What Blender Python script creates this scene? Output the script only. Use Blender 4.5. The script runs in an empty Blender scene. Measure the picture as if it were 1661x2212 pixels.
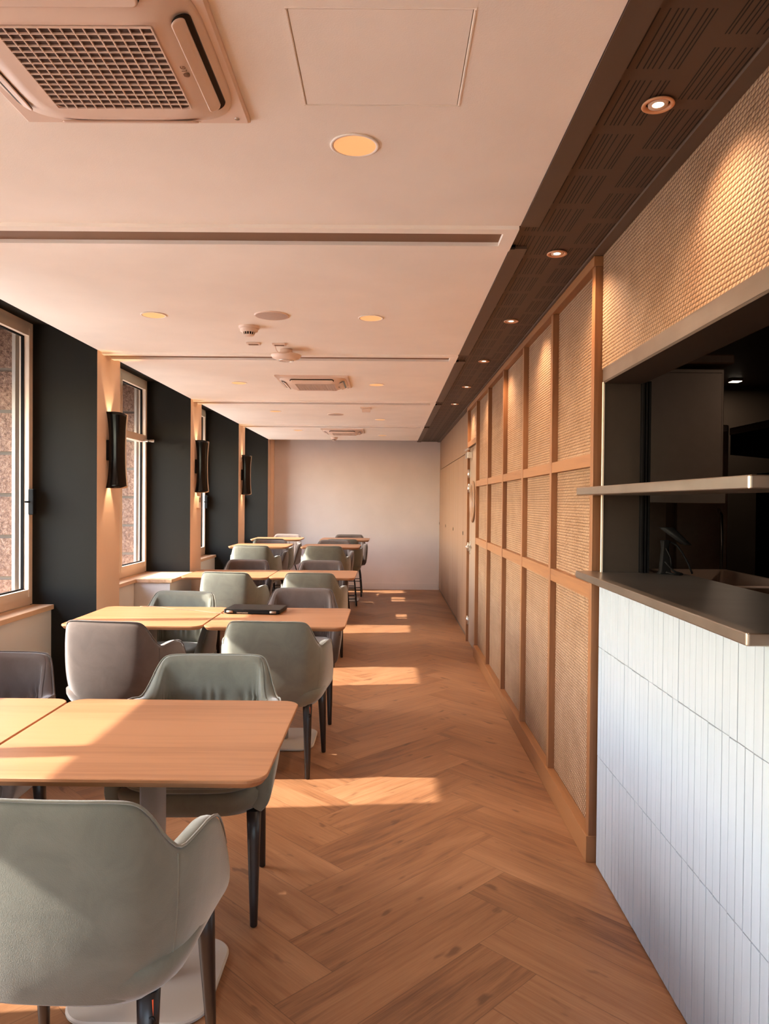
import bpy, bmesh, math, random
from mathutils import Vector, Matrix
random.seed(7)
R = math.radians
C = bpy.context.scene.collection
SC = bpy.context.scene

# ------------------------------------------------------------------ camera, light, exposure
CAM_Z = 1.45
cam = bpy.data.cameras.new('camera'); camo = bpy.data.objects.new('camera', cam); C.objects.link(camo)
cam.sensor_fit = 'VERTICAL'; cam.sensor_height = 36.0; cam.lens = 36.0 * 1600 / 2212
cam.clip_start = 0.02; cam.clip_end = 200
def cam_axes(p, y, r):
    cp, sp, cy, sy = math.cos(p), math.sin(p), math.cos(y), math.sin(y)
    f = Vector((sy*cp, cy*cp, sp)); rt = Vector((cy, -sy, 0)); up = rt.cross(f)
    rt2 = math.cos(r)*rt + math.sin(r)*up; up2 = -math.sin(r)*rt + math.cos(r)*up
    return rt2, up2, f
a, b, f = cam_axes(R(-.78), R(-.30), R(.5))
m = Matrix((a, b, -f)).transposed().to_4x4(); m.translation = Vector((0, 0, CAM_Z))
camo.matrix_world = m
SC.camera = camo

SC.view_settings.view_transform = 'Standard'; SC.view_settings.look = 'None'
SC.view_settings.gamma = 1; SC.view_settings.use_curve_mapping = False
SC.view_settings.exposure = 0.6
SC.cycles.max_bounces = 10; SC.cycles.diffuse_bounces = 7; SC.cycles.glossy_bounces = 4
SC.cycles.transparent_max_bounces = 12
SC.cycles.caustics_reflective = False; SC.cycles.caustics_refractive = False
SC.cycles.sample_clamp_indirect = 6

SUN_DIR = Vector((1, .115, -.68)).normalized()
SUN_E = 13.0
SKY = 2.1
world = bpy.data.worlds.new('world'); SC.world = world; world.use_nodes = True
wn = world.node_tree; bg = wn.nodes['Background']
sky = wn.nodes.new('ShaderNodeTexSky'); sky.sky_type = 'NISHITA'; sky.sun_disc = False
sky.sun_elevation = R(34); sky.sun_rotation = R(-90); sky.dust_density = 1.2; sky.ozone_density = .8
wn.links.new(sky.outputs[0], bg.inputs[0]); bg.inputs[1].default_value = SKY
sun = bpy.data.lights.new('sun', 'SUN'); suno = bpy.data.objects.new('sun', sun); C.objects.link(suno)
sun.energy = SUN_E; sun.color = (1, .95, .88); sun.angle = R(.55)
suno.rotation_euler = (-SUN_DIR).to_track_quat('Z', 'Y').to_euler()
suno.location = (-6, 5, 6)
LAMP = 1.0      # scale of the room's own lamps

# ------------------------------------------------------------------ room measures
XL, XR, ZC = -1.945, .85, 2.445
XW = -2.41; ZS = 2.61           # window plane, niche soffit
YB, YF = -3.2, 12.27
PITCH = 2.33
PIERS = [4.93 + PITCH*k for k in range(-4, 3)]   # near edges of piers (far reveal of each niche)
PW = .42

# ------------------------------------------------------------------ helpers
def srgb(r, g, b):
    def c(v):
        v /= 255.; return v/12.92 if v <= .04045 else ((v+.055)/1.055)**2.4
    return (c(r), c(g), c(b), 1)

class NT:
    def __init__(s, name):
        s.m = bpy.data.materials.new(name); s.m.use_nodes = True
        s.t = s.m.node_tree; s.p = s.t.nodes['Principled BSDF']; s.out = s.t.nodes['Material Output']
    def n(s, ty, **kw):
        nd = s.t.nodes.new(ty)
        for k, v in kw.items(): setattr(nd, k, v)
        return nd
    def put(s, sock, v):
        if isinstance(v, bpy.types.NodeSocket): s.t.links.new(v, sock)
        else: sock.default_value = v
    def math(s, op, a, b=0.0, c=None):
        nd = s.n('ShaderNodeMath', operation=op); s.put(nd.inputs[0], a); s.put(nd.inputs[1], b)
        if c is not None: s.put(nd.inputs[2], c)
        return nd.outputs[0]
    def coord(s, kind='Object'):
        return s.n('ShaderNodeTexCoord').outputs[kind]
    def mapping(s, vec, scale=(1,1,1), loc=(0,0,0), rot=(0,0,0)):
        nd = s.n('ShaderNodeMapping'); s.put(nd.inputs['Vector'], vec)
        nd.inputs['Scale'].default_value = scale; nd.inputs['Location'].default_value = loc; nd.inputs['Rotation'].default_value = rot
        return nd.outputs[0]
    def noise(s, vec, scale=5, detail=3, rough=.5, dist=0):
        nd = s.n('ShaderNodeTexNoise'); s.put(nd.inputs['Vector'], vec)
        nd.inputs['Scale'].default_value = scale; nd.inputs['Detail'].default_value = detail
        nd.inputs['Roughness'].default_value = rough; nd.inputs['Distortion'].default_value = dist
        return nd.outputs['Fac']
    def ramp(s, fac, stops):
        nd = s.n('ShaderNodeValToRGB'); s.put(nd.inputs[0], fac)
        el = nd.color_ramp.elements
        while len(el) < len(stops): el.new(.5)
        for e, (p, c) in zip(el, stops): e.position = p; e.color = c
        return nd.outputs[0]
    def mix(s, fac, a, b, mode='MIX'):
        nd = s.n('ShaderNodeMix', data_type='RGBA', blend_type=mode)
        s.put(nd.inputs[0], fac); s.put(nd.inputs[6], a); s.put(nd.inputs[7], b)
        return nd.outputs[2]
    def bump(s, h, strength=.5, dist=.002):
        nd = s.n('ShaderNodeBump'); s.put(nd.inputs['Height'], h)
        nd.inputs['Strength'].default_value = strength; nd.inputs['Distance'].default_value = dist
        s.t.links.new(nd.outputs[0], s.p.inputs['Normal'])
    def sep(s, vec):
        nd = s.n('ShaderNodeSeparateXYZ'); s.put(nd.inputs[0], vec); return nd.outputs
    def set(s, col=None, rough=None, metal=None, spec=None, sheen=None):
        if col is not None: s.put(s.p.inputs['Base Color'], col)
        if rough is not None: s.put(s.p.inputs['Roughness'], rough)
        if metal is not None: s.p.inputs['Metallic'].default_value = metal
        if spec is not None: s.p.inputs['Specular IOR Level'].default_value = spec
        if sheen is not None:
            s.p.inputs['Sheen Weight'].default_value = sheen; s.p.inputs['Sheen Roughness'].default_value = .45
        return s.m

def sc(c, k): return (c[0]*k, c[1]*k, c[2]*k, 1)

def paint(name, col, rough=.8, bump=.15, var=.04):
    t = NT(name); co = t.coord()
    n = t.noise(co, 3, 3)
    c = t.ramp(n, [(.3, sc(col, 1-var)), (.7, sc(col, 1+var*.5))])
    t.set(c, rough, spec=.25); t.bump(t.noise(co, 260, 2), bump, .001)
    return t.m
def plain(name, col, rough=.5, metal=0, spec=.5, nz=.03):
    t = NT(name); n = t.noise(t.coord(), 30, 2)
    c = t.ramp(n, [(.3, sc(col, 1-nz)), (.7, sc(col, 1+nz))])
    return t.set(c, rough, metal, spec)
def wood(name, light, dark, axis=0, rough=.45, scale=1.0, streak=1.0):
    t = NT(name); co = t.coord()
    s = [26*scale]*3; s[axis] = 1.1*scale
    oi = t.n('ShaderNodeObjectInfo').outputs['Random']
    add = t.n('ShaderNodeVectorMath', operation='ADD'); t.put(add.inputs[0], co)
    cb = t.n('ShaderNodeCombineXYZ'); t.put(cb.inputs[0], t.math('MULTIPLY', oi, 3.7)); t.put(cb.inputs[1], t.math('MULTIPLY', oi, 5.1)); t.put(cb.inputs[2], t.math('MULTIPLY', oi, 2.3))
    t.put(add.inputs[1], cb.outputs[0]); co = add.outputs[0]
    n1 = t.noise(t.mapping(co, tuple(s)), 1, 5, .6, .6)
    s2 = [130*scale]*3; s2[axis] = 4*scale
    n2 = t.noise(t.mapping(co, tuple(s2)), 1, 3, .6)
    s3 = [5.5]*3; s3[axis] = .35
    n3 = t.noise(t.mapping(co, tuple(s3)), 1, 2)
    f = t.math('ADD', t.math('MULTIPLY', n1, .5*streak), t.math('ADD', t.math('MULTIPLY', n2, .25*streak), t.math('MULTIPLY', n3, .5)))
    c = t.ramp(f, [(.38*(streak+1)/2+.05, dark), (.60*(streak+1)/2+.05, light)])
    t.set(c, rough, spec=.4); t.bump(n2, .12, .001)
    return t.m

M = {}
M['ceiling'] = paint('ceiling_paint', srgb(249, 240, 228), .85, .35)
M['cream'] = paint('cream_wall_paint', srgb(232, 203, 178), .8)
M['far'] = paint('beige_wall_paint', srgb(216, 200, 192), .8)
M['green'] = paint('dark_green_grey_paint', srgb(31, 28, 22), .85, .1)
M['white'] = paint('white_lacquer', srgb(232, 226, 218), .45, .05, .01)
M['frame'] = paint('cream_window_lacquer', srgb(226, 205, 184), .4, .03, .01)
M['plastic'] = paint('white_plastic', srgb(232, 208, 190), .4, .0, .01)
M['black'] = plain('black_gloss', srgb(12, 9, 8), .14, 0, .3)
M['blackmat'] = plain('black_matt', srgb(14, 11, 10), .75, 0, .15)
M['brown'] = paint('dark_brown_trim', srgb(92, 74, 62), .5, .05)
M['slotbottom'] = paint('taupe_slot', srgb(134, 104, 82), .7, .05)
M['legwood'] = plain('black_stained_wood', srgb(34, 26, 24), .4)
M['leg'] = M['legwood']
M['rod'] = plain('black_steel_rod', srgb(22, 18, 17), .4, .6)
M['kwall'] = paint('kitchen_wall_panel', srgb(104, 90, 78), .6)
M['lid'] = plain('laptop_black', srgb(9, 8, 8), .42, 0, .25)
M['basegrey'] = paint('powder_coated_base', srgb(176, 166, 156), .5, .15)
M['grillehole'] = plain('dim_grille_depth', srgb(74, 54, 46), .7)
M['mesh'] = plain('speaker_cloth', srgb(196, 172, 156), .8)
M['orange'] = plain('orange_tag', srgb(240, 90, 40), .6)
M['oak'] = wood('table_oak', srgb(168, 116, 80), srgb(138, 89, 57), 0, .4, .6, 1.0)
M['sill'] = wood('sill_oak', srgb(226, 184, 146), srgb(198, 150, 110), 1, .4)
M['frame_y'] = wood('lattice_oak_long', srgb(142, 95, 58), srgb(116, 72, 41), 1, .45)
M['frame_z'] = wood('lattice_oak_upright', srgb(136, 89, 54), srgb(110, 67, 37), 2, .45)
M['cab'] = wood('cabinet_laminate', srgb(132, 98, 74), srgb(122, 89, 66), 2, .5, .8)
M['doorleaf'] = wood('door_laminate', srgb(140, 114, 95), srgb(132, 106, 87), 2, .5, .8)
M['chrome'] = plain('brushed_chrome', (.75, .72, .68, 1), .25, 1)

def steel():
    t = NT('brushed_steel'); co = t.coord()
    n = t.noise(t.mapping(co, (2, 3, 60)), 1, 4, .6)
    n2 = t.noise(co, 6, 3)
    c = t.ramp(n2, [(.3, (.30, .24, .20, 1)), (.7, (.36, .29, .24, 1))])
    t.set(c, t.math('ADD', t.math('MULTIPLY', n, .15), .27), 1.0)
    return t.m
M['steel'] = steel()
M['steel_dark'] = plain('shaded_brown_steel', srgb(74, 60, 50), .5, .6)  # darker copy of the steel, with the opening's shade put into its colour

def velvet(name, col):
    t = NT(name); co = t.coord()
    n = t.noise(co, 9, 4, .6, .8); n2 = t.noise(co, 420, 2)
    c = t.ramp(n, [(.3, sc(col, .86)), (.68, sc(col, 1.1))])
    t.set(c, .9, spec=.15, sheen=.55)
    t.bump(t.math('ADD', n2, t.math('MULTIPLY', n, .6)), .25, .002)
    return t.m
SAGE = velvet('sage_velvet', srgb(112, 110, 98)); TAUPE = velvet('taupe_velvet', srgb(98, 83, 76))
SAGE2 = velvet('sage_piping', srgb(124, 120, 107)); TAUPE2 = velvet('taupe_piping', srgb(88, 73, 67))

def rattan():
    t = NT('woven_rattan'); x, y, z = t.sep(t.coord())[:3]
    v = t.math('DIVIDE', z, .0135); row = t.math('FLOOR', v)
    off = t.math('MULTIPLY', t.math('MODULO', t.math('ABSOLUTE', row), 2.0), .5)
    u = t.math('ADD', t.math('DIVIDE', y, .021), off)
    # slight slant so each stitch looks like a twisted strand
    u = t.math('ADD', u, t.math('MULTIPLY', t.math('FRACT', v), .35))
    su = t.math('ABSOLUTE', t.math('SINE', t.math('MULTIPLY', u, math.pi)))
    sv = t.math('ABSOLUTE', t.math('SINE', t.math('MULTIPLY', v, math.pi)))
    h = t.math('MULTIPLY', t.math('POWER', su, .7), t.math('POWER', sv, .6))
    n = t.noise(t.coord(), 7, 3); nf = t.noise(t.mapping(t.coord(), (60, 60, 240)), 1, 2)
    nn = t.math('ADD', t.math('MULTIPLY', nf, .5), t.math('MULTIPLY', n, .5))
    base = t.ramp(nn, [(.35, srgb(144, 110, 83)), (.65, srgb(170, 136, 108))])
    c = t.mix(t.ramp(h, [(.12, (0, 0, 0, 1)), (.55, (1, 1, 1, 1))]), srgb(100, 64, 40), base)
    t.set(c, .6, spec=.3); t.bump(h, 1.0, .005)
    return t.m
M['rattan'] = rattan()

def tile():
    t = NT('white_glazed_tile'); co = t.coord()
    n = t.noise(t.mapping(co, (1, 20, 1.5)), 2, 2)
    t.set(t.ramp(n, [(.3, srgb(154, 161, 169)), (.7, srgb(160, 167, 175))]), .3, spec=.4)
    t.bump(t.noise(co, 60, 2), .08, .002)
    return t.m
M['tile'] = tile()
M['grout'] = paint('grey_grout', srgb(92, 88, 86), .9)

def slots():
    t = NT('slotted_dark_board'); x, y, z = t.sep(t.coord())[:3]
    # two staggered columns of slot blocks
    col = t.math('GREATER_THAN', x, .672)
    yy = t.math('DIVIDE', t.math('ADD', y, t.math('MULTIPLY', col, .128)), .256)
    fy = t.math('FRACT', t.math('ADD', yy, .19))
    inb = t.math('MULTIPLY', t.math('GREATER_THAN', fy, .09), t.math('LESS_THAN', fy, .91))
    xx = t.math('DIVIDE', t.math('SUBTRACT', x, .534), .0118)
    fx = t.math('FRACT', xx); idx = t.math('FLOOR', xx)
    ctr = t.math('ADD', .5, t.math('MULTIPLY', t.math('SINE', t.math('MULTIPLY', idx, 2.4)), .2))
    slot = t.math('LESS_THAN', t.math('ABSOLUTE', t.math('SUBTRACT', fx, ctr)), .14)
    wn_ = t.n('ShaderNodeTexWhiteNoise', noise_dimensions='2D')
    cb = t.n('ShaderNodeCombineXYZ'); t.put(cb.inputs[0], idx); t.put(cb.inputs[1], t.math('FLOOR', t.math('ADD', yy, .19)))
    t.put(wn_.inputs['Vector'], cb.outputs[0])
    on = t.math('LESS_THAN', t.math('MODULO', t.math('ADD', idx, 100.0), 6.0), 4.5)
    # a solid band between the two columns
    solid = t.math('GREATER_THAN', t.math('ABSOLUTE', t.math('SUBTRACT', x, .672)), .012)
    f_ = t.math('MULTIPLY', t.math('MULTIPLY', slot, inb), t.math('MULTIPLY', on, solid))
    c = t.mix(f_, srgb(82, 63, 51), srgb(14, 10, 8))
    t.set(c, .6, spec=.3); t.bump(t.math('SUBTRACT', 1.0, f_), .6, .004)
    return t.m
M['slots'] = slots()

def granite():
    t = NT('pink_granite'); co = t.coord()
    n = t.noise(co, 45, 5, .75); n2 = t.noise(co, 3, 3)
    c = t.ramp(n, [(.32, srgb(84, 60, 50)), (.5, srgb(138, 106, 88)), (.66, srgb(172, 142, 122))])
    c = t.mix(t.math('MULTIPLY', n2, .4), c, srgb(120, 86, 70))
    t.set(c, .9); t.bump(t.noise(co, 32, 5, .7), 1.0, .03)
    return t.m
M['granite'] = granite()
M['mortar'] = paint('grey_mortar', srgb(120, 108, 98), .95, .5)
M['pave'] = paint('street_paving', srgb(222, 212, 198), .9, .5, .1)

def glass():
    t = NT('window_glass'); nt = t.t; nt.nodes.remove(t.p)
    tr = t.n('ShaderNodeBsdfTransparent'); gl = t.n('ShaderNodeBsdfGlossy'); gl.inputs['Roughness'].default_value = .02
    tr.inputs[0].default_value = (.97, .98, .97, 1)
    fr = t.n('ShaderNodeFresnel'); fr.inputs[0].default_value = 1.45
    mx = t.n('ShaderNodeMixShader'); bk = t.n('ShaderNodeNewGeometry').outputs['Backfacing']; nt.links.new(t.math('MULTIPLY', fr.outputs[0], t.math('SUBTRACT', 1.0, bk)), mx.inputs[0]); nt.links.new(tr.outputs[0], mx.inputs[1]); nt.links.new(gl.outputs[0], mx.inputs[2])
    nt.links.new(mx.outputs[0], t.out.inputs[0])
    return t.m
M['glass'] = glass()
def glow(name, col, e):
    t = NT(name); t.set(col, .5); t.p.inputs['Emission Color'].default_value = col; t.p.inputs['Emission Strength'].default_value = e
    return t.m
M['amber'] = glow('amber_lamp_diffuser', srgb(250, 190, 128), .36)
M['lamp'] = glow('lit_spot_lens', (1, .86, .66, 1), 3.0)
M['spotring'] = plain('bronze_ring', srgb(206, 150, 110), .4)

def floor_mat():
    t = NT('herringbone_oak_planks')
    uv = t.n('ShaderNodeUVMap', uv_map='plank').outputs[0]
    at = t.n('ShaderNodeAttribute', attribute_name='tone').outputs['Fac']
    u, v, _ = t.sep(uv)[:3]
    cb = t.n('ShaderNodeCombineXYZ'); t.put(cb.inputs[0], t.math('ADD', u, t.math('MULTIPLY', at, 37.0)))
    t.put(cb.inputs[1], t.math('ADD', v, t.math('MULTIPLY', at, 11.0))); vec = cb.outputs[0]
    n1 = t.noise(t.mapping(vec, (1.6, 17, 1)), 1, 5, .6, 1.1)
    n2 = t.noise(t.mapping(vec, (5, 170, 1)), 1, 3, .65)
    n3 = t.noise(t.mapping(vec, (.8, 3.5, 1)), 1, 2)
    kn = t.noise(t.mapping(vec, (7, 19, 1)), 1, 2, .45)
    knot = t.ramp(kn, [(.655, (0, 0, 0, 1)), (.74, (1, 1, 1, 1))])
    g = t.math('ADD', t.math('MULTIPLY', n1, .5), t.math('ADD', t.math('MULTIPLY', n2, .28), t.math('MULTIPLY', n3, .32)))
    g = t.math('ADD', g, t.math('MULTIPLY', t.math('SUBTRACT', at, .5), .09))
    c = t.ramp(g, [(.36, srgb(92, 56, 35)), (.52, srgb(132, 89, 59)), (.74, srgb(158, 114, 81))])
    c = t.mix(t.math('MULTIPLY', knot, .6), c, srgb(70, 42, 28))
    # plank joints
    W_, L_ = .2222, .889
    eu = t.math('MINIMUM', u, t.math('SUBTRACT', L_, u)); ev = t.math('MINIMUM', v, t.math('SUBTRACT', W_, v))
    e = t.math('MINIMUM', eu, ev)
    jt = t.math('LESS_THAN', e, .0012)
    c = t.mix(t.math('MULTIPLY', jt, .55), c, srgb(58, 36, 24))
    # dusty scuffs
    ob = t.coord()
    sx, sy, _ = t.sep(ob)[:3]
    t.set(c, t.math('ADD', t.math('MULTIPLY', n1, .18), .36), spec=.35)
    t.bump(t.math('SUBTRACT', t.math('MULTIPLY', n2, .5), jt), .12, .0015)
    return t.m
M['floor'] = floor_mat()

# ---- mesh collector
class MB:
    def __init__(s): s.v = []; s.f = []; s.mi = []; s.sm = []
    def add(s, vs, fs, mi=0, smooth=False):
        o = len(s.v); s.v += [tuple(p) for p in vs]
        for q in fs: s.f.append([i+o for i in q]); s.mi.append(mi); s.sm.append(smooth)
        return s
    def box(s, x0, x1, y0, y1, z0, z1, mi=0, faces=None, bev=0):
        if bev > 0:
            bm = bmesh.new(); bmesh.ops.create_cube(bm, size=1)
            for v in bm.verts: v.co = Vector(((x0+x1)/2+v.co.x*(x1-x0), (y0+y1)/2+v.co.y*(y1-y0), (z0+z1)/2+v.co.z*(z1-z0)))
            bmesh.ops.bevel(bm, geom=list(bm.edges), offset=bev, segments=2, affect='EDGES', profile=.5)
            bm.verts.ensure_lookup_table(); bm.verts.index_update()
            s.add([v.co[:] for v in bm.verts], [[v.index for v in f.verts] for f in bm.faces], mi, False); bm.free()
            return s
        vs = [(x, y, z) for x in (x0, x1) for y in (y0, y1) for z in (z0, z1)]
        fs = [(0,1,3,2), (4,6,7,5), (0,4,5,1), (2,3,7,6), (0,2,6,4), (1,5,7,3)]
        s.add(vs, fs, mi)
        if faces:
            for k, mm in faces.items(): s.mi[-6+k] = mm   # 0:-x 1:+x 2:-y 3:+y 4:-z 5:+z
        return s
    def tube(s, p0, p1, r0, r1=None, n=12, mi=0, cap=True):
        r1 = r0 if r1 is None else r1
        p0, p1 = Vector(p0), Vector(p1); d = (p1-p0).normalized()
        u = d.orthogonal().normalized(); w = d.cross(u)
        vs = []
        for p, r in ((p0, r0), (p1, r1)):
            for k in range(n):
                a = 2*math.pi*k/n; vs.append(p + (u*math.cos(a)+w*math.sin(a))*r)
        fs = [(k, (k+1) % n, n+(k+1) % n, n+k) for k in range(n)]
        s.add(vs, fs, mi, True)
        if cap:
            s.add(vs[:n], [tuple(range(n))[::-1]], mi); s.add(vs[n:], [tuple(range(n))], mi)
        return s
    def path(s, pts, r, n=8, mi=0, closed=False):
        pts = [Vector(p) for p in pts]; N = len(pts); vs = []; u = None
        for i, p in enumerate(pts):
            if closed: d = pts[(i+1) % N]-pts[i-1]
            else: d = pts[min(i+1, N-1)]-pts[max(i-1, 0)]
            d.normalize()
            u = d.orthogonal().normalized() if u is None else (u-d*u.dot(d)).normalized()
            w = d.cross(u)
            for k in range(n):
                a = 2*math.pi*k/n; vs.append(p+(u*math.cos(a)+w*math.sin(a))*r)
        fs = []
        for i in range(N if closed else N-1):
            j = (i+1) % N
            for k in range(n): fs.append((i*n+k, i*n+(k+1) % n, j*n+(k+1) % n, j*n+k))
        if not closed: fs += [tuple(range(n))[::-1], tuple((N-1)*n+k for k in range(n))]
        s.add(vs, fs, mi, True); return s
    def loft(s, rings, mi=0, cap0=True, cap1=True, smooth=True):
        n = len(rings[0]); vs = [p for r in rings for p in r]; fs = []
        for i in range(len(rings)-1):
            for k in range(n): fs.append((i*n+k, i*n+(k+1) % n, (i+1)*n+(k+1) % n, (i+1)*n+k))
        s.add(vs, fs, mi, smooth)
        if cap0: s.add(rings[0], [tuple(range(n))[::-1]], mi)
        if cap1: s.add(rings[-1], [tuple(range(n))], mi)
        return s
    def lathe(s, prof, c=(0,0,0), n=32, mi=0, smooth=True):
        vs = []; fs = []; m_ = len(prof)
        for k in range(n):
            a = 2*math.pi*k/n
            for r, z in prof: vs.append((c[0]+r*math.cos(a), c[1]+r*math.sin(a), c[2]+z))
        for k in range(n):
            j = (k+1) % n
            for i in range(m_-1): fs.append((k*m_+i, j*m_+i, j*m_+i+1, k*m_+i+1))
        s.add(vs, fs, mi, smooth); return s
    def build(s, name, mats, parent=None, sub=0, fix=True):
        me = bpy.data.meshes.new(name); me.from_pydata(s.v, [], s.f); me.validate()
        if not isinstance(mats, (list, tuple)): mats = [mats]
        for q in mats: me.materials.append(q)
        if len(me.polygons) == len(s.mi):
            me.polygons.foreach_set('material_index', s.mi); me.polygons.foreach_set('use_smooth', s.sm)
        if fix:
            bm = bmesh.new(); bm.from_mesh(me); bmesh.ops.remove_doubles(bm, verts=bm.verts, dist=1e-5)
            bmesh.ops.recalc_face_normals(bm, faces=bm.faces); bm.to_mesh(me); bm.free()
        o = bpy.data.objects.new(name, me); C.objects.link(o)
        if parent: o.parent = parent
        if sub:
            md = o.modifiers.new('sub', 'SUBSURF'); md.levels = sub; md.render_levels = sub
        return o

def tag(o, label=None, cat=None, group=None, kind=None):
    if label: o['label'] = label
    if cat: o['category'] = cat
    if group: o['group'] = group
    if kind: o['kind'] = kind
    return o
def empty(name, loc=(0,0,0), rz=0, **kw):
    o = bpy.data.objects.new(name, None); C.objects.link(o); o.location = loc; o.rotation_euler = (0, 0, rz)
    o.empty_display_size = .05; return tag(o, **kw)
def struct(o): o['kind'] = 'structure'; return o
def dup(root, loc, rz=0, label=None, group=None):
    r = root.copy(); C.objects.link(r); r.location = loc; r.rotation_euler = (0, 0, rz)
    if label: r['label'] = label
    if group: r['group'] = group
    def rec(a, b):
        for ch in list(a.children):
            c = ch.copy(); C.objects.link(c); c.parent = b; rec(ch, c)
    rec(root, r); return r
def rrect(hx, hy, r, z, n=6, cx=0, cy=0):
    pts = []
    for (sx, sy, a0) in ((1, 1, 0), (-1, 1, 90), (-1, -1, 180), (1, -1, 270)):
        for k in range(n+1):
            a = R(a0+90*k/n); pts.append((cx+sx*(hx-r)+r*math.cos(a), cy+sy*(hy-r)+r*math.sin(a), z))
    return pts
def superell(a, b, z, e=3.2, n=40, cx=0, cy=0):
    pts = []
    for k in range(n):
        t = 2*math.pi*k/n; c, s_ = math.cos(t), math.sin(t)
        pts.append((cx+a*math.copysign(abs(c)**(2/e), c), cy+b*math.copysign(abs(s_)**(2/e), s_), z))
    return pts
def catmull(P, n):
    P = [Vector(p) for p in P]; out = []; m_ = len(P)-1
    for i in range(n):
        t = i/(n-1)*m_; k = min(int(t), m_-1); f_ = t-k
        p0 = P[max(k-1, 0)] if k > 0 else P[0]*2-P[1]; p1 = P[k]; p2 = P[k+1]; p3 = P[k+2] if k+2 <= m_ else P[m_]*2-P[m_-1]
        out.append(.5*((2*p1)+(p2-p0)*f_+(2*p0-5*p1+4*p2-p3)*f_*f_+(3*p1-p0-3*p2+p3)*f_**3))
    return out

# ================================================================== STRUCTURE
# floor: herringbone planks, one mesh
def build_floor():
    W, n = .2222, 4; L = W*n
    bm = bmesh.new(); uvl = bm.loops.layers.uv.new('plank'); tl = bm.faces.layers.float.new('tone')
    rot = Matrix.Rotation(R(45), 3, 'Z')     # (1,1) of the grid -> +Y
    off = Vector((-.16, 2.578, 0))
    rng = random.Random(3)
    def plank(i, j, w, h):
        x0, y0, x1, y1 = i*W, j*W, (i+w)*W, (j+h)*W
        co = [Vector((x0, y0, 0)), Vector((x1, y0, 0)), Vector((x1, y1, 0)), Vector((x0, y1, 0))]
        uv = [(0, 0), (L, 0), (L, W), (0, W)] if w > h else [(0, W), (0, 0), (L, 0), (L, W)]
        if w < h: uv = [(0, 0), (0, W), (L, W), (L, 0)]
        pc = [rot @ c + off for c in co]
        cx = sum(p.x for p in pc)/4; cy = sum(p.y for p in pc)/4
        if cx < -3.4 or cx > 1.9 or cy < YB-1 or cy > YF+1: return
        fc = bm.faces.new([bm.verts.new(p) for p in pc])
        for l, q in zip(fc.loops, uv): l[uvl].uv = q
        fc[tl] = rng.random()
    for j in range(-60, 80):
        for i in range(-60, 80):
            k = (i-j) % (2*n)
            if k == 0: plank(i, j, n, 1)
            elif k == 2*n-1: plank(i, j, 1, n)
    for co, no in (((-2.5, 0, 0), (-1, 0, 0)), ((.9, 0, 0), (1, 0, 0)), ((0, YB, 0), (0, -1, 0)), ((0, YF+.03, 0), (0, 1, 0))):
        bmesh.ops.bisect_plane(bm, geom=list(bm.verts)+list(bm.edges)+list(bm.faces), plane_co=co, plane_no=no, clear_outer=True)
    for f_ in bm.faces:
        if f_.normal.z < 0: f_.normal_flip()
    me = bpy.data.meshes.new('floor'); bm.to_mesh(me); bm.free(); me.materials.append(M['floor'])
    o = bpy.data.objects.new('floor', me); C.objects.link(o); struct(o)
build_floor()
struct(MB().box(-2.5, .9, YB, YF+.03, -.3, -.004).build('floor', M['grout']))
struct(MB().box(-30, -2.5, -25, 35, -.75, -.45).build('ground', M['pave']))

# left wall: piers (cream face, dark green reveals), parapets, soffits
niches = []
for k, y in enumerate(PIERS):
    y1 = y+PW
    b_ = MB().box(XW-.06, XL, y, y1, 0, ZC+.3, 0, {2: 1, 3: 1})
    struct(b_.build('wall_left', [M['cream'], M['green']]))
    if k < len(PIERS)-1: niches.append((y1, PIERS[k+1]))
niches.append((PIERS[-1]+PW, 11.93))
struct(MB().box(XW-.06, XL, 11.93, YF+.1, 0, ZC+.3, 0, {2: 1}).build('wall_left', [M['cream'], M['green']]))
struct(MB().box(XW-.06, XL, YB-.1, PIERS[0]+.01, 0, ZC+.3, 0, {3: 1}).build('wall_left', [M['cream'], M['green']]))
for (y0, y1) in niches:
    struct(MB().box(XW-.06, XW+.02, y0, y1, 0, .745).build('wall_left', M['white']))
    struct(MB().box(XW-.06, XL-.001, y0, y1, ZS, ZS+.2).build('ceiling', M['green']))
# far wall, back wall
struct(MB().box(XL-.6, XR+.2, YF, YF+.15, 0, 2.8).build('wall_far', M['far']))
struct(MB().box(XL-.02, XR-.02, YF-.014, YF+.005, 0, .105).build('baseboard_far', M['far']))
struct(MB().box(XL, XL+.05, YF-.06, YF+.005, 0, ZC+.02).build('trim_9', M['cream']))
wb = MB(); 
wb.box(XL-.6, 1.1, YB-.15, YB, 0, .5); wb.box(XL-.6, 1.1, YB-.15, YB, 2.3, 2.8)
wb.box(XL-.6, -1.8, YB-.15, YB, .5, 2.3); wb.box(.6, 1.1, YB-.15, YB, .5, 2.3); wb.box(-.7, -.5, YB-.15, YB, .5, 2.3)  # openings behind the camera are unseen, added to let daylight in
struct(wb.build('wall_back', M['cream']))

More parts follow.
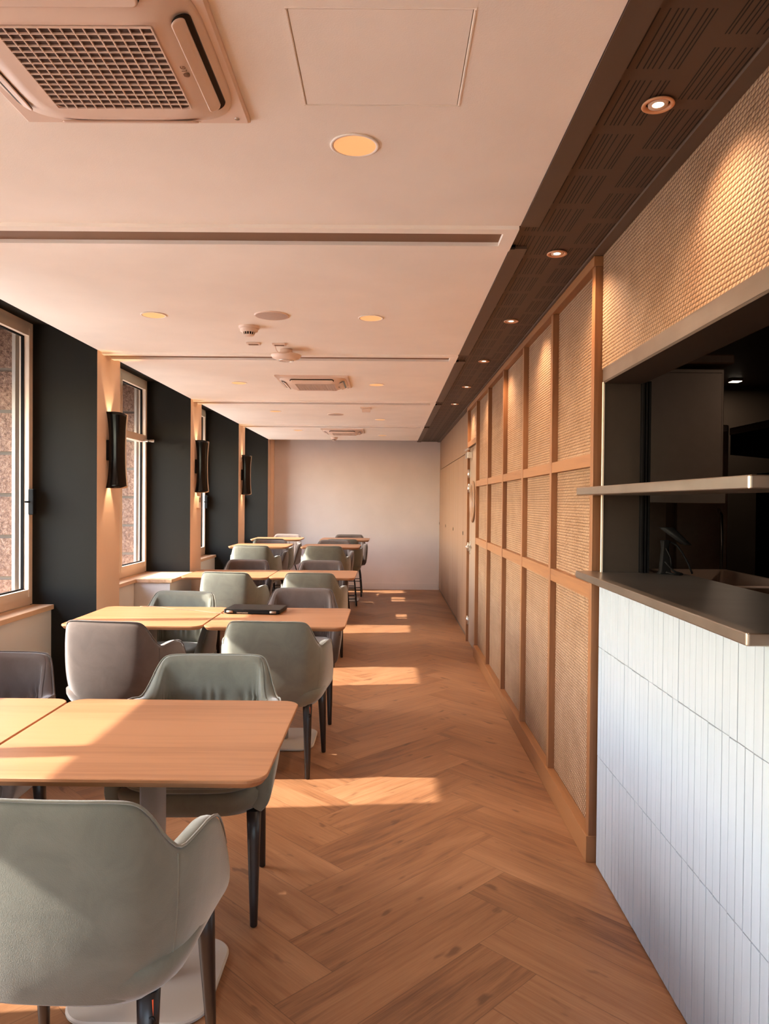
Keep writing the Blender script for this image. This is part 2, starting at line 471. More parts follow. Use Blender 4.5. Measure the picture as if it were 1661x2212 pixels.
# ceiling: cream plasterboard bays between the slot beams
SX = .465   # left edge of the dark strip
beams = [PIERS[k]+PW/2-.02 for k in range(len(PIERS))]
be = [YB-.1]
for y in beams: be += [y-.115, y+.115]
be += [12.0]
AP = (-.213, .163, 1.510, 1.870)
cb_ = MB()
for i in range(0, len(be), 2):
    y0, y1 = be[i], be[i+1]
    if y0 < AP[2] < y1:      # leave the hatch opening
        g = .0013
        cb_.box(XL-.0, AP[0]-g, y0, y1, ZC, ZC+.05); cb_.box(AP[1]+g, SX, y0, y1, ZC, ZC+.05)
        cb_.box(AP[0]-g, AP[1]+g, y0, AP[2]-g, ZC, ZC+.05); cb_.box(AP[0]-g, AP[1]+g, AP[3]+g, y1, ZC, ZC+.05)
    else: cb_.box(XL-.0, SX, y0, y1, ZC, ZC+.05)
struct(cb_.build('ceiling', M['ceiling']))
struct(MB().box(XW, XR+.2, YB-.1, YF+.1, ZC+.30, ZC+.4).build('ceiling', M['blackmat']))
struct(MB().box(XL-.3, XR+.2, 11.99, YF+.1, ZC+.03, ZC+.06).build('ceiling', M['green']))  # dark strip at the end wall; the gap's shade is put into its colour
# slot beams: lowered cream frame with a recessed taupe channel
for i, y in enumerate(beams):
    b_ = MB(); z0 = ZC-.014; x0, x1 = XL, SX-.004
    y0, y1 = y-.115, y+.115; c0, c1 = y-.070, y+.058; xe = x1-.05
    b_.box(x0, x1, y0, c0, z0, ZC+.06); b_.box(x0, x1, c1, y1, z0, ZC+.06); b_.box(xe, x1, c0, c1, z0, ZC+.06)
    b_.box(x0, xe, c0, c1, ZC+.001, ZC+.06, 1)
    b_.box(x1, x1+.022, y1-.022, y1, ZC-.006, ZC+.005, 2)
    struct(b_.build('trim_%d' % (i+1), [M['ceiling'], M['slotbottom'], M['blackmat']]))
# hatch
h = empty('access_hatch', ((AP[0]+AP[1])/2, (AP[2]+AP[3])/2, ZC), label='flush rectangular ceiling hatch with a thin dark joint, beside the nearest air conditioner', cat='hatch')
hx, hy = (AP[1]-AP[0])/2, (AP[3]-AP[2])/2
MB().box(-hx+.0006, hx-.0006, -hy+.0006, hy-.0006, 0, .03).build('hatch_panel', M['ceiling'], h)
hf = MB()
for (a0, a1, b0, b1) in ((-hx-.006, hx+.006, -hy-.006, -hy-.003), (-hx-.006, hx+.006, hy+.003, hy+.006), (-hx-.006, -hx-.003, -hy, hy), (hx+.003, hx+.006, -hy, hy)):
    hf.box(a0, a1, b0, b1, -.0015, .02)
hf.build('hatch_rim', M['ceiling'], h)

# dark slotted strip
st = empty('slotted_ceiling_strip', (0, 0, 0), label='dark brown slotted acoustic ceiling strip running above the woven wall', cat='ceiling panel')
MB().box(.53, .815, YB, YF, ZC+.006, ZC+.03).build('slotted_board', M['slots'], st)
e_ = MB()
for i in range(0, len(be), 2): e_.box(SX+.002, .532, be[i], min(be[i+1], YF) if i < len(be)-2 else YF, ZC-.004, ZC+.03)
e_.build('edge_band', M['brown'], st)
e_ = MB()
for i in range(len(beams)): e_.box(SX, .531, beams[i]-.116, beams[i]+.116, ZC+.0065, ZC+.03)
e_.build('slotted_board', M['slots'], st)
MB().box(.805, XR+.03, YB, YF, ZC-.003, ZC+.03).build('edge_band', M['brown'], st)

# ------------------------------------------------------------------ windows
def window(idx, y0, y1, transom=False, vis=False, box=True):
    w = empty('window_%d' % idx, (XW, (y0+y1)/2, .75), kind='structure')
    hy = (y1-y0)/2; H = ZS-.75
    fr = MB(); fw = .04
    fr.box(-.035, .035, -hy, -hy+fw, 0, H); fr.box(-.035, .035, hy-fw, hy, 0, H)
    fr.box(-.035, .035, -hy+fw, hy-fw, 0, fw+.01); fr.box(-.035, .035, -hy+fw, hy-fw, H-fw, H)
    fr.build('window_frame', M['frame'], w)
    ym = .225    # meeting stiles
    zt = 2.04-.75
    for (a0, a1) in ((-hy+fw, ym-.002), (ym+.002, hy-fw)):
        s_ = MB(); sw = .034; zb, zt2 = fw+.012, H-fw-.002
        s_.box(-.02, .048, a0, a0+sw, zb, zt2, bev=.004); s_.box(-.02, .048, a1-sw, a1, zb, zt2, bev=.004)
        s_.box(-.02, .044, a0+sw, a1-sw, zb, zb+.05); s_.box(-.02, .044, a0+sw, a1-sw, zt2-.05, zt2)
        if transom: s_.box(-.02, .05, a0+sw, a1-sw, zt-.03, zt+.035)
        sh = s_.build('sash', M['frame'], w)
        gk = MB(); g0, g1 = a0+sw, a1-sw
        gk.box(-.004, .014, g0, g0+.007, zb+.05, zt2-.05); gk.box(-.004, .014, g1-.007, g1, zb+.05, zt2-.05)
        gk.box(-.004, .014, g0, g1, zb+.05, zb+.057); gk.box(-.004, .014, g0, g1, zt2-.057, zt2-.05)
        gk.build('gasket', M['blackmat'], sh)
        MB().box(.001, .005, g0, g1, zb+.05, zt2-.05).build('glass_pane', M['glass'], sh)
    MB().box(-.058, -.036, hy-fw-.050, hy-fw+.03, 0, H).box(-.075, -.036, -hy+fw-.03, -hy+fw+.03, 0, H).build('outer_casing', M['basegrey'], w)
    if box:
        hb = MB().box(.048, .085, hy-fw-.05, hy-fw-.008, .595, .765, bev=.006)
        hb.tube((.06, hy-fw-.055, .68), (.06, hy-fw-.11, .68), .006)
        hb.build('window_lock', M['blackmat'], w)
    if transom:
        lt = MB().box(.05, .10, hy-fw-.12, hy-fw+.03, zt-.035, zt-.012, bev=.004).box(.05, .13, hy-fw-.03, hy-fw+.03, zt-.03, zt-.005, bev=.003)
        lt.build('transom_stay', M['chrome'], w)
for i, (y0, y1) in enumerate(niches):
    ty = round((y1-4.93)/PITCH)
    window(i+1, y0, y1, transom=(ty == 1), box=(ty != 1))
# light portals of the window openings (guide sky light, no light of their own)
def portal(loc, rot, sx, sy):
    l = bpy.data.lights.new('window_portal', 'AREA'); l.shape = 'RECTANGLE'; l.size = sx; l.size_y = sy; l.cycles.is_portal = True
    o = bpy.data.objects.new('window_portal', l); C.objects.link(o); o.location = loc; o.rotation_euler = rot
for (y0, y1) in niches: portal((XW-.07, (y0+y1)/2, (ZS+.75)/2), (0, R(-90), 0), ZS-.75, y1-y0)
portal((-.6, YB-.16, 1.4), (R(90), 0, 0), 2.4, 1.8)

# stone masonry outside, narrowed openings
OX0, OX1 = XW-.06, XW-.55
def stone_jambs():
    edges = []
    for (y0, y1) in niches: edges.append((y0+.05, y1-.045))
    # masonry between openings, coursed blocks
    prev = YB-2
    b_ = MB(); mo = MB(); rng = random.Random(5)
    seq = [(-8.0, edges[0][0])]+[(edges[i][1], edges[i+1][0]) for i in range(len(edges)-1)]+[(edges[-1][1], YF+3)]
    for (s0, s1) in seq:
        # outer ends: near side of each opening is set further in
        z = -.45; 
        while z < 3.6:
            hgt = .275; t = .012
            o1 = .13 if s1 < YF else 0    # the jamb on the near side of an opening narrows it outwards
            o0 = .06
            d = rng.uniform(-.006, .006)
            vs = []
            for zz in (z+t, z+hgt-t):
                vs += [(OX0, s0+d, zz), (OX0, s1+d, zz), (OX1, s1+o1+d, zz), (OX1, s0-o0+d, zz)]
            b_.add(vs, [(3,2,1,0), (4,5,6,7), (0,1,5,4), (1,2,6,5), (2,3,7,6), (3,0,4,7)])
            z += hgt
        vs = []
        for zz in (-.45, 3.6):
            o1 = .13 if s1 < YF else 0
            vs += [(OX0-.002, s0+.014, zz), (OX0-.002, s1-.014, zz), (OX1+.012, s1+(o1)-.014, zz), (OX1+.012, s0-.06+.014, zz)]
        mo.add(vs, [(3,2,1,0), (4,5,6,7), (0,1,5,4), (1,2,6,5), (2,3,7,6), (3,0,4,7)])
    w = empty('stone_wall', (0, 0, 0), label='rough pink granite block masonry seen outside through the left windows', cat='stone wall')
    b_.build('stone_block', M['granite'], w); mo.build('mortar', M['mortar'], w)
    # lintels over the openings at the outer face and sills
    l_ = MB()
    for (a0, a1) in edges:
        l_.box(OX1, OX1+.14, a0, a1+.1, 2.185, 3.6); l_.box(OX1-.04, OX0, a0, a1+.1, -.4, .70)
        l_.box(OX1+.14, OX0, a0, a1, 2.66, 3.6)
    l_.build('lintel', M['granite'], w)
stone_jambs()

# sills and boxed parapet fronts in the niches
names = {0: 'first', 1: 'second', 2: 'third'}
def sill(y0, y1, xf, label, cat='window sill', name='window_sill'):
    s_ = empty(name, (XW+.035, y0, 0), label=label, cat=cat)
    d = xf-(XW+.035)
    MB().box(0, d-.012, 0, y1-y0, 0, .715, bev=.002).build('cupboard_body', M['white'], s_)
    MB().box(0, d+.006, -.012 if y0 in (6.55,) else 0, y1-y0, .715, .747, bev=.003).build('sill_board', M['sill'], s_)
sill(niches[3][0], niches[3][1], -2.235, 'white boxed window ledge with pale oak top, at the left edge of the picture')
sill(6.55, niches[4][1], -1.918, 'deeper white box with oak top standing under the second window, beyond the first wall lamp', 'cupboard', 'low_cupboard')
sill(niches[4][0], 6.54, -2.235, 'narrow white window ledge between the first pier and the low cupboard')
sill(niches[5][0], niches[5][1], -2.235, 'short white ledge with oak top in the third window niche')
sill(niches[6][0], niches[6][1], -2.235, 'white ledge in the farthest window niche')

# ------------------------------------------------------------------ right wall
# solid wall behind lattice/rattan and kitchen pass opening
OY0, OY1, OZ0, OZ1 = 1.45, 2.935, 1.15, 1.93
wr = MB()
XK = .99
wr.box(XR+.012, XK, OY1, 6.98, 0, 2.6); wr.box(XR+.012, XK, YB, OY0, 0, 2.6)
wr.box(XR+.012, XK, OY0, OY1, 0, OZ0-.02); wr.box(XR+.012, XK, OY0, OY1, OZ1+.005, 2.6)
wr.box(XR+.045, XK, 7.70, YF+.1, 0, 2.6); wr.box(XR+.012, XK, 6.98, 7.70, 2.0, 2.6)
struct(wr.build('wall_right', M['brown']))
# rattan covering above the kitchen pass
rp = MB().box(XR, XR+.011, YB, 2.975, 1.985, ZC)
tag(rp.build('woven_rattan_panel', M['rattan']), 'woven rattan wall covering above the kitchen pass opening', 'wall covering')
hd = empty('steel_lintel', (XR, (OY0+OY1)/2, OZ1), label='brushed steel lintel framing the top of the kitchen opening', cat='lintel')
L2 = (OY1-OY0)/2
MB().box(-.006, .012, -L2-.02, L2+.01, .0, .056, bev=.002).build('front_plate', M['steel'], hd)
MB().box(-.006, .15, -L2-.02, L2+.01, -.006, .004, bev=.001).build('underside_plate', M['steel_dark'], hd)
jb = empty('steel_jamb', (XR, OY1, 1.18), label='brushed steel side lining of the kitchen opening beside the wooden post', cat='jamb')
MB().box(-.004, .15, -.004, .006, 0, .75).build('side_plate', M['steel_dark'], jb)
MB().box(-.008, -.002, -.008, .006, 0, .75).build('edge_strip', M['frame'], jb)
rl = MB()
for k in range(3): rl.box(.142+k*.012, .149+k*.012, -.03, -.005, 0, .75)
rl.box(.14, .18, -.012, .0, 0, .75)
rl.build('shutter_rail', M['blackmat'], jb)

# tiled counter front
def tiles():
    root = empty('tiled_counter_front', (XR, 1.45, 0), label='white narrow vertical tile cladding below the steel worktop', cat='tiling')
    b_ = MB(); rng = random.Random(11); W = .0405
    rows = [(.004, .4425), (.4445, .8785), (.8805, 1.147)]
    for r_, (z0, z1) in enumerate(rows):
        y = 0.0+rng.uniform(0, .01)
        while y < 2.955-1.45-.01:
            w = min(W, 2.958-1.45-y); g = .0014+rng.random()*.0012; dx = rng.uniform(-.0006, .0006); dz = rng.uniform(-.0015, .0015)
            x0, x1, a0, a1 = -.006+dx, .004, y+g/2, y+w-g/2
            tl = rng.uniform(-.00015, .00015); bv = .0009
            vs = [(x1, a0, z0), (x1, a1, z0), (x1, a1, z1), (x1, a0, z1),
                  (x0+bv, a0, z0), (x0+bv, a1, z0), (x0+bv, a1, z1+dz), (x0+bv, a0, z1+dz),
                  (x0+tl, a0+bv, z0+bv), (x0-tl, a1-bv, z0+bv), (x0-tl, a1-bv, z1+dz-bv), (x0+tl, a0+bv, z1+dz-bv)]
            fs = []
            for i in range(4):
                j = (i+1) % 4; fs += [(i, j, 4+j, 4+i), (4+i, 4+j, 8+j, 8+i)]
            fs.append((8, 9, 10, 11)); b_.add(vs, fs)
            y += w
    b_.build('tile_facing', M['tile'], root)
    MB().box(-.0025, .011, 0, 2.96-1.45, 0, 1.148).build('grout', M['grout'], root)
tiles()
# worktop and shelf
def worktop():
    x0 = .757
    me = MB()
    out = [(x0+.004, 1.56), (x0, 1.564), (x0, 2.99), (XR-.001, 2.99), (XR-.001, OY1-.006), (1.16, OY1-.006), (1.16, 1.56)]
    me.loft([[(x, y, 1.152) for x, y in out], [(x, y, 1.180) for x, y in out]], smooth=False)
    o = me.build('steel_worktop', M['steel'])
    md = o.modifiers.new('bev', 'BEVEL'); md.width = .003; md.segments = 2; md.limit_method = 'ANGLE'
    tag(o, 'brushed steel worktop jutting out over the white tiles', 'worktop')
    sh = MB()
    out = [(x0+.004, 1.56), (x0, 1.564), (x0, 2.99), (XR-.001, 2.99), (XR-.001, OY1-.006), (1.02, OY1-.006), (1.02, 1.56)]
    sh.loft([[(x, y, 1.484) for x, y in out], [(x, y, 1.514) for x, y in out]], smooth=False)
    o = sh.build('steel_shelf', M['steel'])
    md = o.modifiers.new('bev', 'BEVEL'); md.width = .003; md.segments = 2; md.limit_method = 'ANGLE'
    tag(o, 'brushed steel shelf across the kitchen opening at eye height', 'shelf')
worktop()

# lattice
def lattice():
    root = empty('wooden_lattice_panelling', (0, 0, 0), label='tall oak lattice framing woven rattan panels along the right wall', cat='wall panelling')
    X0, XB = .82, .862; W = .044
    ys = [2.982, 3.742, 4.541, 5.331, 6.150, 6.962, 7.730]
    zb, zt = .105, 2.402
    for i, y in enumerate(ys):
        MB().box(X0, XB, y, y+W, zb if i < 5 else .0, zt, bev=.0015).build('post', M['frame_z'], root)
    for i in range(5):
        y0, y1 = ys[i]+W, ys[i+1]
        for z0, z1 in ((1.062, 1.122), (1.602, 1.655)):
            MB().box(X0+.002, XB, y0, y1, z0, z1, bev=.0015).build('rail', M['frame_y'], root)
        MB().box(XR+.001, XR+.0115, y0-.02, y1+.02, .1, 2.42).build('rattan_panel', M['rattan'], root)
    MB().box(X0+.002, XB, ys[5]+W, ys[6], 2.02, 2.075, bev=.0015).build('rail', M['frame_y'], root)
    MB().box(XR+.001, XR+.0115, ys[5]+.02, ys[6]+.02, 2.05, 2.42).build('rattan_panel', M['rattan'], root)
    MB().box(X0-.006, XB, ys[0]-.003, ys[6]+W, zt, ZC-.004, bev=.002).build('top_rail', M['frame_y'], root)
    MB().box(X0-.010, XB, ys[0]-.004, ys[5]+.02, 0, .107, bev=.002).build('skirting', M['frame_y'], root)
    return ys
LY = lattice()

# service door in the lattice
def door():
    y0, y1 = LY[5]+.044, LY[6]
    w = y1-y0
    d = empty('door_1', (XR, y0, 0), kind='structure')
    MB().box(-.004, .036, .004, w-.004, .006, 2.015, bev=.002).build('door_leaf', M['doorleaf'], d)
    pr = MB()
    cy, cz = w*.52, 1.46
    ring = []
    for rr, xx in ((.182, -.004), (.187, -.014), (.176, -.026), (.152, -.026), (.142, -.012), (.132, -.004)):
        ring.append([(xx, cy+rr*math.cos(2*math.pi*k/40), cz+1.12*rr*math.sin(2*math.pi*k/40)) for k in range(40)])
    pr.loft(ring, cap0=False, cap1=False)
    pr.build('porthole_ring', M['cab'], d)
    pg = MB().loft([[(-.006, cy+.132*math.cos(2*math.pi*k/40), cz+1.12*.132*math.sin(2*math.pi*k/40)) for k in range(40)],
                    [(-.0045, cy+.132*math.cos(2*math.pi*k/40), cz+1.12*.132*math.sin(2*math.pi*k/40)) for k in range(40)]], smooth=False)
    pg.build('porthole_glass', plain('smoked_pane', srgb(120, 78, 58), .1), d)
    for zz in (1.75, 1.60, .99, .225):
        MB().tube((-.014, w-.006, zz-.045), (-.014, w-.006, zz+.045), .013).box(-.008, -.003, w-.03, w-.006, zz-.035, zz+.035).build('hinge', M['chrome'], d)
    hl = MB().box(-.010, -.003, w-.12, w-.08, .92, 1.06, bev=.002).tube((-.006, w-.10, 1.0), (-.05, w-.10, 1.0), .010).tube((-.05, w-.10, 1.0), (-.05, w-.25, 1.0), .010)
    hl.build('door_handle', M['chrome'], d)
    MB().box(-.055, -.004, w-.24, w-.02, 1.90, 1.965, bev=.004).box(-.07, -.045, w-.34, w-.1, 1.975, 1.995, bev=.003).build('door_closer', M['chrome'], d)
door()

# cupboards beyond the door
def cupboards():
    y0 = LY[6]+.046
    seams = [y0, 8.42, 9.05, 9.70, 10.34, 10.97, 11.6, YF-.002]
    nm = ['nearest the door', 'second from the door', 'third from the door', 'at the far wall']
    r0 = empty('upper_fascia', (0, 0, 0), label='plain wood laminate fascia above the tall cupboard doors', cat='fascia')
    MB().box(XR-.002, XR+.042, y0, YF-.002, 1.99, ZC-.004).build('fascia_board', M['cab'], r0)
    for k in range(4):
        a = seams[2*k] if 2*k < len(seams) else None
        if a is None or 2*k+1 >= len(seams): break
        last = seams[min(2*k+2, len(seams)-1)]
        c = empty('tall_cupboard', (XR, a, 0), label='tall flush wood laminate cupboard, '+nm[k], cat='cupboard')
        MB().box(.0065, .04, 0, last-a, 0, 1.98).build('cupboard_body', M['brown'], c)
        sub = [seams[2*k], seams[2*k+1]]+([seams[2*k+2]] if 2*k+2 < len(seams) else [])
        for q in range(len(sub)-1):
            d0, d1 = sub[q]-a, sub[q+1]-a
            do = MB().box(-.004, .006, d0+.0035, d1-.0035, .035, 1.982, bev=.0012).build('cupboard_door', M['cab'], c)
            if q == 0:
                MB().tube((-.0075, d1-.035, 1.105), (-.003, d1-.035, 1.105), .022, n=16).build('finger_pull', M['blackmat'], do)
        MB().box(.0, .006, 0, last-a, 0, .033).build('plinth', M['brown'], c)
cupboards()

# ------------------------------------------------------------------ kitchen seen through the pass
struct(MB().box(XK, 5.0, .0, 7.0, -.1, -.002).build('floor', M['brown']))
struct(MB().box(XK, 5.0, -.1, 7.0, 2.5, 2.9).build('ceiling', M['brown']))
struct(MB().box(XK, 5.0, 6.6, 6.75, 0, 2.8).build('wall_kitchen_far', M['kwall']))
struct(MB().box(4.9, 5.05, -.1, 6.7, 0, 2.8).build('wall_kitchen_right', M['kwall']))
struct(MB().box(XK, 5.0, -.15, 0, 0, 2.8).build('wall_kitchen_near', M['kwall']))
M['kdoor'] = plain('pale_kitchen_door', srgb(206, 184, 164), .5)
M['kcab'] = plain('kitchen_steel_cabinet', srgb(150, 128, 112), .35, .3)
wc = empty('wall_cabinet', (1.005, 3.6, 1.477), label='dim steel wall cabinet hanging inside the kitchen behind the pass', cat='cabinet')
MB().box(0, .615, 0, .8, 0, .63, bev=.004).build('cabinet_body', M['kcab'], wc)
MB().box(.02, .60, -.014, 0, .06, .61, bev=.003).build('cabinet_door', M['kcab'], wc)
MB().box(.0, .62, -.02, .0, -.02, .03, bev=.003).build('drip_edge', M['steel'], wc)
tag(MB().box(1.28, 1.66, 3.58, 4.3, 2.128, 2.175, bev=.008).build('storage_board', M['cab']), 'pale board lying on top of the kitchen wall cabinet', 'board')
tag(MB().lathe([(0, 0), (.045, .0), (.09, .035), (.115, .085), (.108, .085), (.08, .04), (0, .01)], (1.5, 3.9, 2.178), 28).build('mixing_bowl', M['far']), 'round bowl standing on the board above the kitchen cabinet', 'bowl')
fr = empty('tall_refrigerator', (1.005, 5.0, 0), label='pale double door refrigerator in the kitchen below the wall cabinet', cat='refrigerator')
MB().box(0, 1.29, .02, .7, .05, 1.99, bev=.006).build('refrigerator_body', M['kcab'], fr)
for (a0, a1) in ((.02, .86), (.93, 1.27)): MB().box(a0, a1, -.02, .02, .1, 1.95, bev=.006).build('refrigerator_door', M['kdoor'], fr)
MB().path([(1.21, -.02, 1.42), (1.21, -.06, 1.38), (1.21, -.07, 1.2), (1.21, -.06, 1.02), (1.21, -.02, .98)], .012).build('door_handle', M['chrome'], fr)
MB().box(.05, 1.24, .05, .65, 0, .05).build('plinth', M['blackmat'], fr)
hd = empty('extractor_hood', (2.25, 3.2, 1.78), label='dark steel extractor hood at the right edge inside the kitchen', cat='extractor hood')
hp = MB(); prof = [(0, .0), (0, .17), (.1, .2), (1.2, .2), (1.2, -.04), (.45, -.04)]
hp.loft([[(x, 0, z) for x, z in prof], [(x, 1.7, z) for x, z in prof]], smooth=False); hp.build('hood_canopy', M['blackmat'], hd)
MB().box(-.006, .0, 0, 1.7, .13, .175).build('hood_edge', M['steel'], hd)
MB().box(.3, 1.0, .3, 1.2, .2, .95).build('duct', M['kcab'], hd)
for k in range(5): MB().box(.06+k*.07, .10+k*.07, .1, 1.6, .002-.01*k, .006-.01*k).build('filter_slat', M['brown'], hd)
ov = empty('combi_oven', (2.42, 4.2, 0), label='black glass-fronted oven on a stand below the extractor hood', cat='oven')
MB().box(0, .8, 0, .7, .86, 1.66, bev=.01).build('oven_body', M['blackmat'], ov)
MB().box(.04, .76, -.02, 0, .92, 1.5, bev=.006).build('oven_door', M['black'], ov)
MB().box(.04, .76, -.015, 0, 1.52, 1.63, bev=.004).build('control_panel', M['brown'], ov)
MB().path([(.09, -.02, 1.42), (.09, -.06, 1.40), (.09, -.06, 1.02), (.09, -.02, 1.0)], .01).build('door_handle', M['chrome'], ov)
for (px_, py_) in ((.04, .04), (.76, .04), (.04, .66), (.76, .66)): MB().box(px_-.02, px_+.02, py_-.02, py_+.02, 0, .86).build('leg', M['steel'], ov)
kt = empty('prep_table', (1.2, 2.2, 0), label='low steel kitchen table behind the pass worktop', cat='table')
MB().box(0, .95, 0, 1.5, .86, .90, bev=.004).build('table_top', M['kcab'], kt)
for (px_, py_) in ((.03, .03), (.92, .03), (.03, 1.47), (.92, 1.47)): MB().box(px_-.02, px_+.02, py_-.02, py_+.02, 0, .86).build('leg', M['steel'], kt)
M['clear'] = plain('cloudy_plastic', srgb(180, 150, 130), .25)
for k, (dx, dy, z) in enumerate(((0, 0, .902), (.03, .04, .99), (-.02, .02, 1.078))):
    t_ = MB(); x0, x1, y0, y1 = 1.25+dx, 1.58+dx, 2.75+dy, 3.45+dy
    t_.loft([rrect(.15, .33, .03, z, 5, (x0+x1)/2, (y0+y1)/2), rrect(.165, .345, .03, z+.06, 5, (x0+x1)/2, (y0+y1)/2),
             rrect(.185, .365, .03, z+.062, 5, (x0+x1)/2, (y0+y1)/2), rrect(.185, .365, .03, z+.07, 5, (x0+x1)/2, (y0+y1)/2),
             rrect(.16, .34, .03, z+.07, 5, (x0+x1)/2, (y0+y1)/2), rrect(.148, .328, .03, z+.006, 5, (x0+x1)/2, (y0+y1)/2)])
    tag(t_.build('food_tray', M['clear']), ['cloudy plastic food tray at the bottom of the stack behind the worktop', 'cloudy plastic food tray in the middle of the stack behind the worktop', 'cloudy plastic food tray topmost of the stack behind the worktop'][k], 'tray', 'stacked food trays behind the pass')
sn = empty('barcode_scanner', (1.075, 2.88, 1.1805), label='black hand scanner with trailing cables standing against the shutter rail', cat='scanner')
MB().loft([rrect(.028, .022, .008, 0), rrect(.02, .016, .006, .01), rrect(.012, .012, .005, .1), rrect(.014, .02, .006, .13)], smooth=True).build('handle', M['blackmat'], sn)
hb = MB(); hb.loft([[(x, y-.01, .15+.03) for x, y, z in rrect(.02, .035, .01, 0, 4)], [(x+.075, y-.02, .115) for x, y, z in rrect(.012, .03, .01, 0, 4)]]); hb.build('scanner_head', M['blackmat'], sn)
MB().path(catmull([(.01, -.01, .125), (.04, -.02, .11), (.075, -.03, .05), (.095, -.03, .004)], 14), .0035).path(catmull([(0, -.012, .1), (.012, -.03, .06), (.015, -.03, .02), (.04, -.04, .004)], 12), .003).path(catmull([(-.01, -.03, .05), (.02, -.04, .015), (.05, -.05, .004), (.02, -.06, .004), (-.01, -.04, .01)], 14), .0035).build('cable', M['blackmat'], sn)

kl = empty('kitchen_ceiling_lamp', (2.88, 6.2, 2.498), label='small lit ceiling lamp deep inside the kitchen', cat='ceiling lamp')
MB().box(-.045, .045, -.045, .045, -.02, 0, bev=.004).build('lamp_body', M['frame'], kl)
MB().box(-.038, .038, -.038, .038, -.024, -.02).build('lamp_diffuser', M['lamp'], kl)
_l = bpy.data.lights.new('kitchen_lamp_light', 'AREA'); _l.shape = 'RECTANGLE'; _l.size = .07; _l.size_y = .07; _l.energy = 1; _l.color = (1, .8, .62)
_o = bpy.data.objects.new('kitchen_lamp_light', _l); C.objects.link(_o); _o.parent = kl; _o.location = (0, 0, -.03)
k2 = dup(kl, (2.9, 1.6, 2.498), 0, 'added unseen kitchen ceiling lamp that brightens the cabinet fronts'); k2.children[-1].data = k2.children[-1].data.copy()  # lamp added out of view to brighten the camera-facing kitchen fronts
for _c in k2.children:
    if _c.type == 'LIGHT': _c.data = _c.data.copy(); _c.data.energy = 7

# ------------------------------------------------------------------ ceiling fittings
def add_light(kind, name, loc, energy, color, parent=None, **kw):
    l = bpy.data.lights.new(name, kind); l.energy = energy*LAMP; l.color = color
    for k, v in kw.items(): setattr(l, k, v)
    o = bpy.data.objects.new(name, l); C.objects.link(o); o.location = loc
    if parent: o.parent = parent
    return o
def make_downlight():
    r = empty('ceiling_downlight', (0, 0, ZC))
    MB().lathe([(.056, .0), (.068, -.0005), (.069, -.003), (.066, -.0045), (.060, -.004), (.056, .004)], n=40).build('trim_ring', M['ceiling'], r)
    MB().lathe([(0, -.0025), (.040, -.0025), (.0585, -.0035)], n=40).build('diffuser', M['amber'], r)
    return r
DL = [((-.103, 2.08), 'round amber downlight nearest the camera, beyond the ceiling hatch'),
      ((-1.271, 3.99), 'round amber downlight left of the ceiling speaker, first of the left row'),
      ((-.104, 4.02), 'round amber downlight right of the first ceiling speaker'),
      ((-1.271, 6.26), 'round amber downlight left of the second air conditioner'),
      ((-.111, 6.30), 'round amber downlight right of the second air conditioner'),
      ((-1.262, 8.21), 'small round amber downlight left of the second ceiling speaker'),
      ((-.11, 8.96), 'small round amber downlight beyond the motion sensor'),
      ((-1.275, 10.39), 'farthest left amber downlight beside the last air conditioner'),
      ((-.10, 11.08), 'farthest right amber downlight close to the end wall')]
d0 = make_downlight()
for i, ((x, y), lab) in enumerate(DL):
    o = d0 if i == 0 else dup(d0, (x, y, ZC))
    o.location = (x, y, ZC); tag(o, lab, 'ceiling light', 'round amber downlights in the cream ceiling')
    l = add_light('AREA', 'downlight_glow', (x, y, ZC-.006), 1.3, (1, .76, .54), shape='DISK', size=.11)

def make_spot():
    r = empty('recessed_spotlight', (0, 0, ZC+.004))
    MB().lathe([(.030, -.001), (.0385, -.002), (.040, -.006), (.037, -.008), (.030, -.006), (.029, .002)], n=32).build('trim_ring', M['spotring'], r)
    MB().lathe([(.0235, .001), (.0295, .0012)], n=32).build('shadow_gap', M['blackmat'], r)
    MB().lathe([(.014, -.004), (.0235, -.006), (.025, .002)], n=28).build('lamp_housing', M['frame'], r)
    MB().lathe([(0, -.0035), (.016, -.0035)], n=24).build('lamp_lens', M['lamp'], r)
    return r
SP = [1.863, 2.97, 4.073, 5.227, 6.386, 7.506]
lab = ['nearest small spotlight in the dark slotted strip', 'second small spotlight along the dark strip, level with the first ceiling slot',
       'third small spotlight along the dark slotted strip', 'fourth small spotlight along the dark slotted strip',
       'fifth small spotlight along the dark slotted strip', 'farthest small lit spotlight in the dark slotted strip']
s0 = make_spot()
for i, y in enumerate(SP):
    o = s0 if i == 0 else dup(s0, (.663, y, ZC+.004))
    o.location = (.663, y, ZC+.004); tag(o, lab[i], 'spotlight', 'spotlights in the dark ceiling strip')
    l = add_light('SPOT', 'spot_beam', (.663, y, ZC-.012), 24, (1, .72, .48), spot_size=R(125), spot_blend=1.0, shadow_soft_size=.02)
    l.rotation_euler = (Vector((-.12, 0, 1))).to_track_quat('Z', 'Y').to_euler()

